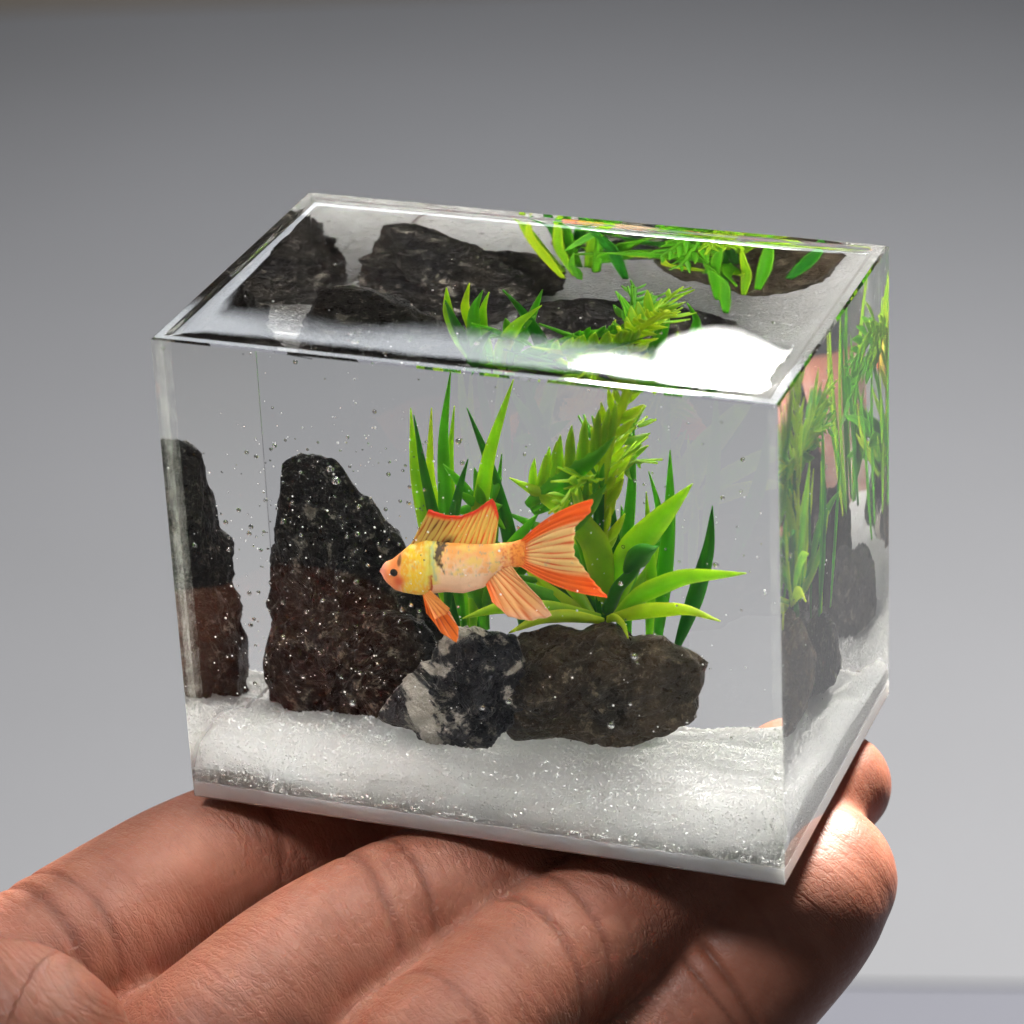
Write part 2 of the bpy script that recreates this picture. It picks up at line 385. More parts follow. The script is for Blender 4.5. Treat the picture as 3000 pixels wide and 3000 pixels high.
rock('rock', [(822, 1335), (828, 1322), (900, 1330), (985, 1345), (1030, 1400), (1075, 1452), (1130, 1530), (1195, 1600), (1290, 1700), (1330, 1800), (1310, 1900), (1230, 2000), (1240, 2110), (800, 2110), (800, 2000), (782, 1940), (800, 1850), (778, 1760), (790, 1660), (782, 1620), (808, 1560), (818, 1450)],
     .49, .17, MR1, 'tall dark slab of rock with grey flecks leaning at the left', 1.1)
rock('rock', [(780, 1925), (800, 1860), (860, 1780), (900, 1765), (1010, 1790), (1120, 1800), (1230, 1830), (1290, 1900), (1290, 2140), (1100, 2140), (830, 2110), (785, 2000)],
     .385, .13, MR2, 'low black rock in front of the tall slab', 5.2)
rock('rock', [(1100, 2110), (1150, 2020), (1235, 1940), (1290, 1880), (1330, 1850), (1420, 1845), (1500, 1870), (1560, 1950), (1550, 2060), (1500, 2140), (1440, 2200), (1380, 2200), (1240, 2170)],
     .225, .14, MR3, 'black rock veined with white patches at the front of the sand', 9.3)
rock('rock', [(1470, 1900), (1530, 1850), (1610, 1830), (1700, 1850), (1760, 1828), (1800, 1835), (1850, 1880), (1880, 1862), (1960, 1866), (2000, 1890), (2070, 1945), (2065, 2010), (2030, 2110), (1960, 2160), (1860, 2195), (1750, 2180), (1640, 2160), (1500, 2180), (1470, 2100)],
     .27, .19, MR4, 'wide brown rock at the right below the plants', 3.4, rough=.015)

rock('rock', [(1270, 2130), (1290, 1960), (1360, 1890), (1470, 1880), (1600, 1900), (1720, 1880), (1850, 1915), (1940, 1960), (1960, 2130)],
     .50, .15, MR1, 'low dark rock half hidden behind the plants near the back wall', 12.7)

# ------------------------------------------------------------------ plants
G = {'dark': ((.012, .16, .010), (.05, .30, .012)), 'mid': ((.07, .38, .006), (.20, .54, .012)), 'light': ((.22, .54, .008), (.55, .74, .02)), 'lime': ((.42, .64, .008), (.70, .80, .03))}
def ribbon(name, path, wid, col, parent, curl=.25, thick=.004, twist=0.0, pw=(.55, .8), n=22, m_=7, side=None):
    P = resample(path, n, False)
    # smooth the path
    for _ in range(3): P[1:-1] = .25 * P[:-2] + .5 * P[1:-1] + .25 * P[2:]
    T = np.gradient(P, axis=0); T /= np.linalg.norm(T, axis=1)[:, None]
    ref = np.array([0, 1., 0]) if side is None else np.array(side, float)
    c0, c1 = (np.array(q) for q in G[col]); vs = []; cols = []
    for i in range(n):
        t = i / (n - 1); sd = np.cross(T[i], ref); sd /= np.linalg.norm(sd) + 1e-9; up = np.cross(sd, T[i])
        an = twist * (t - .5); s2 = sd * math.cos(an) + up * math.sin(an); u2 = -sd * math.sin(an) + up * math.cos(an)
        w = wid / 2 * (min(1, .18 + (t / .4)) ** pw[0] if t < .4 else max(0.0, 1 - ((t - .4) / .6) ** 1.7)) + .0008
        for sgn in (1, -1):
            for j in range(m_):
                a = (j / (m_ - 1) * 2 - 1) * sgn
                off = s2 * a * w + u2 * (curl * w * (a * a) - (.12 * w if abs(a) < .2 else 0)) + u2 * sgn * thick / 2 * math.sqrt(max(0, 1 - a * a * .96))
                vs.append(P[i] + off)
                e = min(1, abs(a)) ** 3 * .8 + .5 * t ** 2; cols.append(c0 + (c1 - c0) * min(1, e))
    q = 2 * m_; fs = []
    for i in range(n - 1):
        for j in range(q): fs.append((i * q + j, i * q + (j + 1) % q, (i + 1) * q + (j + 1) % q, (i + 1) * q + j))
    fs.append(tuple(range(q))[::-1]); fs.append(tuple(range((n - 1) * q, n * q)))
    o = mesh(name, vs, fs, M_leaf, parent); colattr(o, np.array(cols)); return o
def stalk(name, path, r0, r1, col, parent, n=20, m_=8):
    P = resample(path, n, False)
    for _ in range(2): P[1:-1] = .25 * P[:-2] + .5 * P[1:-1] + .25 * P[2:]
    T = np.gradient(P, axis=0); T /= np.linalg.norm(T, axis=1)[:, None]; vs = []; fs = []
    for i in range(n):
        r = r0 + (r1 - r0) * i / (n - 1); a_ = np.cross(T[i], (0, 1., .1)); a_ /= np.linalg.norm(a_); b_ = np.cross(T[i], a_)
        for j in range(m_):
            q = 2 * math.pi * j / m_; vs.append(P[i] + (a_ * math.cos(q) + b_ * math.sin(q)) * r)
    for i in range(n - 1):
        for j in range(m_): fs.append((i * m_ + j, i * m_ + (j + 1) % m_, (i + 1) * m_ + (j + 1) % m_, (i + 1) * m_ + j))
    fs.append(tuple(range(m_))[::-1]); fs.append(tuple(range((n - 1) * m_, n * m_)))
    o = mesh(name, vs, fs, M_leaf, parent); c0, c1 = G[col]; colattr(o, np.array([c0] * len(vs)) * .5 + np.array(c1) * .5); return o
PX = 1 / 1840.
def pth(pts): return [fr(x, y, Y) for x, y, Y in pts]

g1 = empty('grass_plant', fr(1330, 1850, .42)); tag(g1, 'clump of long thin upright plastic grass blades behind the fish', 'plant')
for pts, w, c in [
    ([(1330, 1840, .42), (1262, 1620, .43), (1215, 1400, .44), (1203, 1195, .45)], 36, 'light'),
    ([(1340, 1840, .41), (1280, 1560, .40), (1240, 1380, .40), (1212, 1215, .40)], 30, 'dark'),
    ([(1350, 1840, .44), (1290, 1560, .46), (1256, 1400, .47), (1264, 1195, .48)], 28, 'lime'),
    ([(1360, 1840, .40), (1306, 1560, .40), (1295, 1280, .40), (1320, 1088, .39)], 34, 'mid'),
    ([(1375, 1840, .43), (1322, 1560, .44), (1316, 1340, .44), (1331, 1190, .44)], 26, 'light'),
    ([(1530, 1840, .43), (1490, 1560, .44), (1430, 1350, .45), (1368, 1195, .46)], 36, 'dark'),
    ([(1385, 1840, .40), (1392, 1560, .39), (1430, 1330, .37), (1504, 1112, .35)], 38, 'light'),
    ([(1310, 1800, .36), (1318, 1560, .36), (1345, 1430, .36), (1371, 1345, .35)], 30, 'dark'),
    ([(1400, 1840, .44), (1440, 1600, .50), (1450, 1500, .53), (1470, 1330, .55)], 26, 'mid')]:
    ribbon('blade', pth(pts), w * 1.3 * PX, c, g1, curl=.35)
g2 = empty('grass_plant', fr(1930, 1880, .42)); tag(g2, 'sparse stand of long thin grass blades at the right end of the plants', 'plant')
for pts, w, c in [
    ([(1925, 1890, .42), (1945, 1700, .42), (1962, 1500, .43), (1963, 1318, .43)], 36, 'mid'),
    ([(1900, 1890, .44), (1908, 1700, .44), (1900, 1560, .45), (1893, 1442, .45)], 26, 'light'),
    ([(1985, 1890, .38), (2040, 1740, .38), (2078, 1600, .38), (2087, 1482, .38)], 38, 'dark'),
    ([(1840, 1890, .46), (1830, 1620, .47), (1850, 1440, .48), (1857, 1240, .48)], 30, 'mid'),
    ([(1820, 1890, .41), (1810, 1650, .41), (1798, 1540, .42), (1787, 1415, .42)], 26, 'dark'),
    ([(1900, 1890, .50), (1920, 1660, .53), (1935, 1500, .55), (1900, 1380, .56)], 28, 'mid')]:
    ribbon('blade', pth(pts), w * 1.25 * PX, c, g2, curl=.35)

b1 = empty('broadleaf_plant', fr(1760, 1850, .33)); tag(b1, 'broad leaved plastic plant with pale edged leaves spreading behind the brown rock', 'plant')
for pts, w, c, cu in [
    ([(1775, 1800, .33), (1745, 1590, .33), (1640, 1480, .32), (1492, 1400, .31)], 88, 'light', .3),
    ([(1790, 1800, .34), (1840, 1620, .34), (1925, 1530, .33), (2028, 1418, .31)], 84, 'light', .3),
    ([(1800, 1810, .31), (1870, 1745, .28), (2000, 1690, .26), (2185, 1680, .22)], 54, 'light', .35),
    ([(1780, 1815, .30), (1900, 1790, .27), (2010, 1785, .25), (2110, 1820, .24)], 46, 'lime', .35),
    ([(1760, 1810, .30), (1600, 1785, .26), (1460, 1780, .24), (1355, 1812, .22)], 52, 'light', .35),
    ([(1770, 1820, .29), (1660, 1805, .26), (1580, 1812, .24), (1490, 1855, .22)], 40, 'lime', .35),
    ([(1780, 1820, .28), (1800, 1808, .25), (1826, 1830, .23), (1840, 1870, .22)], 24, 'lime', .3),
    ([(1760, 1800, .38), (1700, 1640, .42), (1600, 1560, .45), (1480, 1500, .48)], 56, 'mid', .3),
    ([(1760, 1800, .34), (1640, 1700, .36), (1520, 1640, .38), (1400, 1560, .38)], 54, 'dark', .3),
    ([(1770, 1800, .36), (1700, 1560, .38), (1640, 1470, .39), (1575, 1420, .40)], 46, 'mid', .3),
    ([(1790, 1800, .38), (1850, 1640, .44), (1900, 1590, .50), (1960, 1560, .54)], 64, 'mid', .3),
    ([(1740, 1810, .32), (1660, 1700, .34), (1610, 1620, .36), (1580, 1540, .38)], 46, 'light', .3),
    ([(1750, 1810, .40), (1700, 1680, .44), (1690, 1560, .48), (1700, 1460, .50)], 50, 'lime', .3),
    ([(1780, 1810, .40), (1800, 1700, .45), (1830, 1580, .48), (1820, 1480, .50)], 46, 'mid', .3),
    ([(1740, 1810, .34), (1620, 1740, .38), (1540, 1660, .42), (1500, 1600, .44)], 50, 'lime', .3),
    ([(1770, 1815, .36), (1860, 1740, .42), (1900, 1680, .46), (1930, 1600, .48)], 50, 'light', .3),
    ([(1750, 1810, .36), (1560, 1740, .38), (1440, 1700, .40), (1340, 1690, .42)], 60, 'mid', .3)]:
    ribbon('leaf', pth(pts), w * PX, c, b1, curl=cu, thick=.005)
stalk('stem', pth([(1778, 1880, .34), (1765, 1780, .34), (1750, 1600, .34), (1757, 1430, .35)]), .013, .008, 'dark', b1)
stalk('stem', pth([(1780, 1790, .33), (1810, 1720, .30), (1850, 1680, .28), (1870, 1640, .27)]), .011, .009, 'dark', b1)
bd = ribbon('bud', pth([(1835, 1672, .275), (1858, 1645, .27), (1885, 1618, .262), (1925, 1605, .255)]), 62 * PX, 'dark', b1, curl=.5, thick=.02)

fn = empty('fern_plant', fr(1770, 1850, .40)); tag(fn, 'bright yellow green serrated fern rising highest in the middle of the plants', 'plant')
def frond(path, r, leaf, col, n, par=fn, up=(0, 0, 1), one=False, sag=.35):
    Pp = resample(path, 40, False); stalk('stem', path, r, r * .5, col, par)
    o_all = []
    for i in range(n):
        t = .12 + .86 * i / (n - 1); k0 = int(t * 39); p = Pp[min(k0, 38)]; tg = Pp[min(k0 + 1, 39)] - Pp[max(0, k0 - 1)]; tg /= np.linalg.norm(tg)
        for s_ in ((1,) if one else (1, -1)):
            sd = np.cross(tg, np.array((0, 1., .25))); sd /= np.linalg.norm(sd); dp = np.cross(sd, tg)
            L = leaf * (math.sin(math.pi * min(1, .25 + t * .7)) ** .6) * rng.uniform(.85, 1.15)
            az_ = rng.uniform(-.9, .9)
            d = tg * .75 + s_ * sd * math.cos(az_) * .8 + dp * math.sin(az_) * .9; d /= np.linalg.norm(d)
            path2 = [p, p + d * L * .5, p + d * L + tg * L * sag]
            ribbon('leaflet', path2, L * .27, col, par, curl=.3, n=9, m_=4, thick=.004, side=tuple(np.cross(tg, d)))
frond(pth([(1765, 1700, .36), (1758, 1440, .36), (1782, 1290, .35), (1838, 1150, .34), (1880, 1050, .33)]), .013, .052, 'lime', 19)
def comb(path, wid, tooth, col, n, par=fn):
    Pp = resample(path, 40, False); ribbon('leaf_spine', path, wid, 'mid', par, curl=.2, thick=.010)
    for i in range(n):
        t = .08 + .86 * i / (n - 1); p = Pp[int(t * 39)]
        L = tooth * (1 - .35 * abs(t - .5)); jx = rng.uniform(-.006, .006)
        ribbon('leaflet', [p, p + np.array((jx + .004, .0, L * .55)), p + np.array((.010 + jx, -.004, L))], L * .19, col, par, curl=.25, n=9, m_=4, thick=.005)
comb(pth([(1545, 1480, .32), (1600, 1435, .32), (1680, 1385, .315), (1760, 1325, .31), (1800, 1280, .31)]), 56 * PX, .085, 'light', 13)
comb(pth([(1600, 1600, .30), (1660, 1540, .30), (1730, 1480, .30), (1775, 1420, .30)]), 60 * PX, .055, 'mid', 7)
comb(pth([(1560, 1500, .40), (1640, 1450, .41), (1720, 1420, .42), (1790, 1400, .43)]), 60 * PX, .05, 'mid', 7)
for a, el, L in [(105, .05, .20), (80, .30, .18), (-100, .0, .18), (95, -.15, .20), (70, .0, .12)]:   # fronds spreading round the stem, seen best from above
    c = fr(1764, 1400, .37); d = np.array((math.cos(math.radians(a)), math.sin(math.radians(a)), el)); d /= np.linalg.norm(d)
    e = c + d * L; e[1] = min(max(e[1], .08), D - .05)
    frond([c, c + d * L * .5 + np.array((0, 0, .02)), e], .007, .055, 'mid' if a > 80 else 'light', 8)
sp = empty('spiky_plant', fr(1400, 1560, .40)); tag(sp, 'small spiky green plant low between the grass blades and the fish', 'plant')
stalk('stem', pth([(1420, 1840, .41), (1412, 1600, .40), (1405, 1480, .40)]), .009, .007, 'mid', sp)
for ex, ey, Y_ in [(1298, 1360, .38), (1340, 1440, .36), (1390, 1370, .42), (1440, 1395, .40), (1470, 1480, .36), (1330, 1500, .40), (1480, 1550, .40), (1400, 1420, .34), (1360, 1560, .46), (1470, 1400, .46)]:
    ribbon('leaf', pth([(1406, 1500, .40), ((1406 + ex) / 2 + 4, (1490 + ey) / 2, (.40 + Y_) / 2), (ex, ey, Y_)]), 34 * PX, 'mid', sp, curl=.25, n=12, m_=5)
for ex, ey, Y_ in [(1560, 1620, .36), (1500, 1700, .34), (1340, 1720, .38), (1600, 1700, .40), (1640, 1600, .42), (1540, 1560, .45), (1580, 1500, .42)]:
    ribbon('leaf', pth([(1416, 1790, .40), ((1416 + ex) / 2, (1700 + ey) / 2, (.40 + Y_) / 2), (ex, ey, Y_)]), 52 * PX, 'mid', sp, curl=.25, n=12, m_=5)

# ------------------------------------------------------------------ fish
YF = .17
fish = empty('fish', fr(1320, 1735, YF)); tag(fish, 'small painted orange and yellow fish facing left with red rayed fins', 'fish')
top = [(1117, 1662), (1122, 1649), (1148, 1640), (1175, 1618), (1202, 1595), (1249, 1582), (1309, 1588), (1380, 1592), (1450, 1593), (1503, 1588), (1540, 1576)]
bot = [(1117, 1677), (1134, 1700), (1160, 1724), (1186, 1733), (1230, 1740), (1270, 1738), (1309, 1733), (1361, 1737), (1420, 1720), (1454, 1677), (1495, 1662), (1540, 1661)]
xs_ = np.linspace(1117, 1540, 240); tz = np.interp(xs_, [p[0] for p in top], [p[1] for p in top]); bz = np.interp(xs_, [p[0] for p in bot], [p[1] for p in bot])
ker = np.array([1, 2, 3, 2, 1]) / 9.
def smo(a): q = np.r_[a[0], a[0], a, a[-1], a[-1]]; return np.convolve(q, ker, 'valid')
tz, bz = smo(smo(tz)), smo(smo(bz))
vs = []; pxs = []; mm = 72; nb = len(xs_)
for i in range(nb):
    t = i / (nb - 1); cz = (tz[i] + bz[i]) / 2; hz = max(3, (bz[i] - tz[i]) / 2)
    if t < .03: hz *= math.sqrt(t / .03 * .85 + .15)
    th = .032 * (math.sin(math.pi * min(1, t * .95 + .06)) ** .7) * (1 - .55 * t) + .004
    if t < .05: th *= .55 + 9 * t
    for j in range(mm):
        a = 2 * math.pi * j / mm; y_ = cz + hz * math.sin(a)
        dep = -th * math.cos(a)
        gx_ = (xs_[i] - 1255); 
        if dep < 0 and xs_[i] < 1272 - .0012 * (y_ - 1665) ** 2: dep -= .004        # gill cover stands proud
        q = fr(xs_[i], y_, YF); vs.append(q + np.array((0, dep, 0))); pxs.append((xs_[i], y_))
fs = []
for i in range(nb - 1):
    for j in range(mm): fs.append((i * mm + j, (i + 1) * mm + j, (i + 1) * mm + (j + 1) % mm, i * mm + (j + 1) % mm))
fs.append(tuple(range(mm))); fs.append(tuple(range((nb - 1) * mm, nb * mm))[::-1])
body = mesh('body', vs, fs, M_fish, fish)
def lerp(a, b, t): return a + (b - a) * np.clip(t, 0, 1)[:, None]
Pq = np.array(pxs); X_, Y_ = Pq[:, 0], Pq[:, 1]
c = np.tile(np.array((.90, .64, .42)), (len(X_), 1))                               # belly
c = lerp(c, np.array((.90, .42, .10)), (1655 - Y_) / 50)                           # golden back
c = lerp(c, np.array((.92, .30, .05)), (X_ - 1470) / 50)                           # orange tail root
nz = np.array([noise.fractal(Vector((a_ * .032, b_ * .032, 2.)), .8, 2., 4) for a_, b_ in pxs]); nz2 = np.array([noise.fractal(Vector((a_ * .11, b_ * .11, 9.)), .8, 2., 3) for a_, b_ in pxs])
c = lerp(c, np.array((.90, .36, .05)), np.clip(nz * 1.5, 0, .6) * (Y_ < 1670))
c = lerp(c, np.array((.86, .62, .12)), np.clip(-nz * 1.6, 0, .7) * (Y_ < 1680))
gill = 1272 - .0012 * (Y_ - 1665) ** 2 + nz * 7
yel = (X_ < gill) & (X_ > 1185)
c = np.where(yel[:, None], np.array((.86, .56, .01)), c); c = lerp(c, np.array((.84, .36, .03)), np.where(yel, np.clip(nz * 2, 0, .7), 0)); c = lerp(c, np.array((.80, .68, .22)), np.where(yel, np.clip(nz2 * 2.2, 0, .8), 0))
c = lerp(c, np.array((.72, .68, .12)), np.where((X_ > 1285 - 40) & (X_ < 1330) & (Y_ < 1700), 1 - abs(X_ - 1275) / 30, 0))
c = lerp(c, np.array((.88, .27, .07)), np.where(X_ < 1198, (1198 - X_) / 25, 0))     # pink face
c = lerp(c, np.array((.90, .34, .22)), (1148 - X_) / 20)
c = lerp(c, np.array((.66, .09, .01)), 1.35 - np.hypot((X_ - 1180) / 17, (Y_ - 1690) / 18))
c = lerp(c, np.array((.60, .12, .02)), np.where((X_ > 1262) & (X_ < gill + 5), (X_ - gill + 8) / 10, 0) * (Y_ > 1670))
st = np.hypot((X_ - 1297 - (Y_ - 1615) * .16 + 5 * np.sin(Y_ * .09)) / (15 - (Y_ - 1600) * .10), (Y_ - 1610) / 50)
c = lerp(c, np.array((.34, .50, .34)), np.where((Y_ < 1690), 1 - abs(X_ - 1276 - (Y_ - 1615) * .16 + nz2 * 5) / 7, 0) * .8)
c = lerp(c, np.array((.075, .040, .010)), (1.0 - st + nz2 * .7) * 2.6)
c = lerp(c, np.array((.22, .36, .32)), np.where((X_ > 1310) & (X_ < 1480) & (Y_ < 1680), np.clip(nz2 * 2.2 - .8, 0, .5), 0))
c = lerp(c, np.array((.66, .10, .02)), np.where((X_ > 1470), np.clip(nz2 * 3 - .2, 0, .7), 0))
c = lerp(c, np.array((.25, .09, .02)), (1.1 - np.hypot((X_ - 1178) / 7, (Y_ - 1632) / 16)) * 3)
colattr(body, c)
def fin(name, root, outer, nr, colf, bulge=(0, 0), dep=0.0, depo=0.0, jag=0.012, nu=170, nv=34):
    A = resample([p for p in root], nu, False); B = resample(outer, nu, False); vs = []; px = []; uv = []
    for sgn in (-1, 1):
        for i in range(nu):
            u = i / (nu - 1)
            for j in range(nv):
                v = j / (nv - 1); ph = u * nr
                vv = v * (1 - jag * 4 * (abs((ph % 1) - .5) ** 1) * (v ** 4))
                p = A[i] + (B[i] - A[i]) * vv
                bl = bulge[0] * (1 - u) + bulge[1] * u; nrm = np.array((-(B[i] - A[i])[1], (B[i] - A[i])[0])); p = p + nrm * bl * math.sin(math.pi * v) 
                ridge = .0016 * (math.cos(2 * math.pi * ph) * .5 + .5) * (1 - .5 * v)
                y = fr(p[0], p[1], YF); edge = 0 if (i in (0, nu - 1) or j == nv - 1) else 1
                dd = dep + depo * v + .004 * math.sin(u * 7 + v * 2) * v
                vs.append(y + np.array((0, dd + sgn * (.0012 + ridge) * edge, 0))); uv.append((u, v)); px.append(p)
    fs = []; n1 = nu * nv
    for i in range(nu - 1):
        for j in range(nv - 1):
            a = i * nv + j; fs.append((a, a + nv, a + nv + 1, a + 1)); fs.append((n1 + a, n1 + a + 1, n1 + a + nv + 1, n1 + a + nv))
    for i in range(nu - 1):
        a = i * nv + nv - 1; fs.append((a, a + nv, n1 + a + nv, n1 + a))
    o = mesh(name, vs, fs, M_fin, fish); uv = np.array(uv); u, v = uv[:, 0], uv[:, 1]
    ph = (u * nr + .12 * np.sin(v * 5 + u * 40)) % 1; line = np.clip(1.25 - np.abs(ph - .5) / .17, 0, 1) * np.clip(.85 + .4 * np.sin(u * 91 + v * 9), 0, 1)
    colattr(o, colf(u, v, line)); return o
PALE = np.array((.86, .66, .30)); OR = np.array((.88, .20, .02)); RED = np.array((.62, .05, .012)); BR = np.array((.20, .07, .015)); PK = np.array((.88, .58, .46))
def c_dorsal(u, v, l):
    c = np.tile(np.array((.74, .58, .16)), (len(u), 1)); c = lerp(c, np.array((.66, .10, .01)), l)
    c = lerp(c, np.array((.10, .06, .015)), np.where(u < .40, .72 * (1 - np.abs(u - .18) / .3), 0) * (v < .8) * (.4 + l)); c = lerp(c, RED, (v - .78) / .12); return lerp(c, np.array((.05, .02, .01)), (.35 - v) * 4 * np.exp(-((u - .42) / .07) ** 2))
def c_tail(u, v, l):
    c = np.tile(PALE, (len(u), 1)); c = lerp(c, RED * .8 + OR * .2, l * (1 - .15 * v)); c = lerp(c, OR, (.25 - u) / .06); c = lerp(c, OR, (u - .72) / .06 * (1 - .0 * v)); c = lerp(c, OR * .95, (.16 - v) / .1)
    return lerp(c, RED, l * .5 * ((u < .2) | (u > .78)))
def c_anal(u, v, l):
    c = np.tile(PALE, (len(u), 1)); c = lerp(c, OR, .25 + 0 * v); c = lerp(c, PK, (v - .7) / .5); c = lerp(c, np.array((.66, .13, .015)), l * (1.1 - .35 * v)); return lerp(c, OR, (u - .72) / .2 * (1 - v * .6))
def c_pec(u, v, l):
    c = np.tile(np.array((.88, .42, .10)), (len(u), 1)); return lerp(c, np.array((.62, .10, .012)), l * .85)
def c_pel(u, v, l):
    c = np.tile(np.array((.86, .24, .02)), (len(u), 1)); c = lerp(c, np.array((.88, .60, .40)), (1 - abs(u - .12) / .12) * .8); return lerp(c, np.array((.34, .05, .01)), l * .75)
fin('dorsal_fin', [(1203, 1596), (1249, 1590), (1309, 1594), (1380, 1598), (1424, 1598), (1450, 1598)], [(1256, 1492), (1279, 1500), (1312, 1508), (1353, 1508), (1398, 1491), (1428, 1468), (1443, 1461), (1452, 1480), (1461, 1513)], 15, c_dorsal, jag=.01)
fin('tail_fin', [(1524, 1584), (1530, 1620), (1524, 1658)], [(1748, 1450), (1738, 1492), (1696, 1530), (1692, 1580), (1694, 1616), (1745, 1692), (1793, 1744)], 13, c_tail, bulge=(-.07, .07), depo=-.02)
fin('anal_fin', [(1500, 1655), (1470, 1662), (1424, 1706)], [(1530, 1672), (1566, 1707), (1599, 1737), (1635, 1787), (1562, 1804), (1502, 1793), (1454, 1748)], 9, c_anal, depo=-.03, dep=-.004)
fin('pelvic_fin', [(1262, 1722), (1250, 1732), (1243, 1736)], [(1331, 1772), (1363, 1822), (1357, 1863), (1309, 1837), (1264, 1778)], 7, c_pel, dep=-.010, depo=-.03)
fin('pectoral_fin', [(1272, 1716), (1262, 1722), (1254, 1728)], [(1309, 1722), (1345, 1748), (1338, 1767), (1300, 1784)], 6, c_pec, dep=-.030, depo=-.035)
bm = bmesh.new(); bmesh.ops.create_uvsphere(bm, u_segments=20, v_segments=12, radius=.0064 * S)
me = bpy.data.meshes.new('eye'); bm.to_mesh(me); bm.free(); me.materials.append(M_eye)
# rest the eye on the near side of the head
ep = fr(1166, 1663, YF); dd = min((np.array(v) for v in vs), key=lambda q: 0) if False else None
bv_ = np.array([v.co[:] for v in body.data.vertices]) / S
near = bv_[(np.hypot(bv_[:, 0] - ep[0], bv_[:, 2] - ep[2]) < .012)]
ep[1] = near[:, 1].min() - .001
eye = bpy.data.objects.new('eye', me); COL.objects.link(eye); eye.location = Vector(ep) * S
for p in me.polygons: p.use_smooth = True
eye.parent = fish; eye.matrix_parent_inverse = fish.matrix_world.inverted()

# ------------------------------------------------------------------ bubbles in the resin
bm = bmesh.new(); bmesh.ops.create_uvsphere(bm, u_segments=16, v_segments=10, radius=1)
uvv = np.array([v.co[:] for v in bm.verts]); uvf = [[v.index for v in f.verts] for f in bm.faces]; bm.free()
bub_me = None
for x, y, Y_, r in [(967, 1375, .30, .0062), (984, 1409, .28, .0075), (1343, 1293, .25, .0050), (1047, 1565, .26, .0048), (1044, 1706, .24, .0050), (1033, 2060, .14, .0052), (2097, 1656, .15, .0050), (1858, 1923, .06, .0058), (1790, 2125, .05, .0056), (1414, 2074, .06, .0050), (830, 1527, .30, .0046), (1490, 2055, .07, .0052), (1050, 1485, .2, .0036), (610, 1603, .25, .0045)]:
    if bub_me is None:
        o = mesh('bubble', (uvv * r).tolist(), uvf, M_bubble); bub_me = o.data; r0 = r
    else: o = bpy.data.objects.new('bubble', bub_me); COL.objects.link(o); o.scale = (r / r0,) * 3
    q = fr(x, y, Y_); q[0] = min(max(q[0], .03), .97); o.location = Vector(q) * S; o.parent = block; o.matrix_parent_inverse = block.matrix_world.inverted()
sm_bm = bmesh.new(); bmesh.ops.create_icosphere(sm_bm, subdivisions=2, radius=1)
sv = np.array([v.co[:] for v in sm_bm.verts]); sf = [[v.index for v in f.verts] for f in sm_bm.faces]; sm_bm.free()
vs, fs = [], []
for i in range(330):
    if i < 230: q = fr(rng.uniform(520, 1250), rng.uniform(1280, 2050), rng.uniform(.05, .34))
    else: q = np.array((rng.uniform(.04, .96), rng.uniform(.03, .5), rng.uniform(.15, H - .05)))
    if not (.03 < q[0] < .97): continue
    r = .0013 + .0030 * rng.random() ** 2.5; b = len(vs); vs.extend((sv * r + q).tolist()); fs.extend([[b + k_ for k_ in f] for f in sf])
o = mesh('tiny_bubbles', vs, fs, M_bubble, block); tag(o, kind='stuff')
k = N('glint_speck'); k.set(Base_Color=(.93, .93, .93, 1), Roughness=.4); vs, fs = [], []  # white colour stands in for the bright glints of the smallest bubbles
for i in range(420):
    if i < 190: q = fr(rng.uniform(480, 1250), rng.uniform(1180, 2050), rng.uniform(.05, .34))
    elif i < 230: q = np.array((rng.uniform(.3, .7), rng.uniform(.05, .15), rng.uniform(.2, .6)))
    else: q = np.array((rng.uniform(.04, .96), rng.uniform(.03, .4), rng.uniform(.13, H - .04)))
    if not (.03 < q[0] < .97): continue
    r = .0007 + .0014 * rng.random() ** 3; b = len(vs); vs.extend((sv * r + q).tolist()); fs.extend([[b + k_ for k_ in f] for f in sf])
o = mesh('glint_specks', vs, fs, k.m, block); tag(o, kind='stuff')

k = N('black_fibre'); k.set(Base_Color=(.01, .01, .012, 1), Roughness=.5); M_fib = k.m
fb = stalk('fibre', [(.115, .06, H - .016), (.15, .075, H - .016), (.19, .055, H - .016), (.26, .035, H - .016)], .0028, .0006, 'dark', block); fb.data.materials[0] = M_fib
# ------------------------------------------------------------------ hand
fingers = {
 # name: list of (point, radius); from the palm to the tip
 'A': [(az(-420, 3240, -.35), .19), (az(-60, 2990, -.22), .165), (az(250, 2780, -.18), .152), (az(560, 2580, -.16), .145), ((.22, .30, -.150), .138), ((.50, .52, -.137), .130), ((.62, .60, -.135), .120)],
 'B': [(az(100, 3520, -.60), .19), (az(640, 3080, -.22), .152), (az(900, 2830, -.175), .138), ((.40, .00, -.142), .136), ((.62, .28, -.136), .130), ((.76, .50, -.132), .118), ((.83, .68, -.10), .102), ((.86, .765, -.095), .084)],
 'C': [(az(720, 3620, -.65), .19), (az(1240, 3140, -.24), .140), (az(1500, 2900, -.195), .128), (az(1760, 2710, -.155), .126), ((.80, .22, -.13), .118), ((.91, .43, -.122), .108), ((.945, .50, -.112), .094)],
 'D': [(az(1400, 3720, -.60), .20), (az(1800, 3250, -.44), .170), (az(2030, 2960, -.33), .164), (az(2200, 2790, -.26), .160), (az(2310, 2680, -.205), .152), (az(2378, 2600, -.180), .142), (az(2394, 2572, -.175), .134)],
}
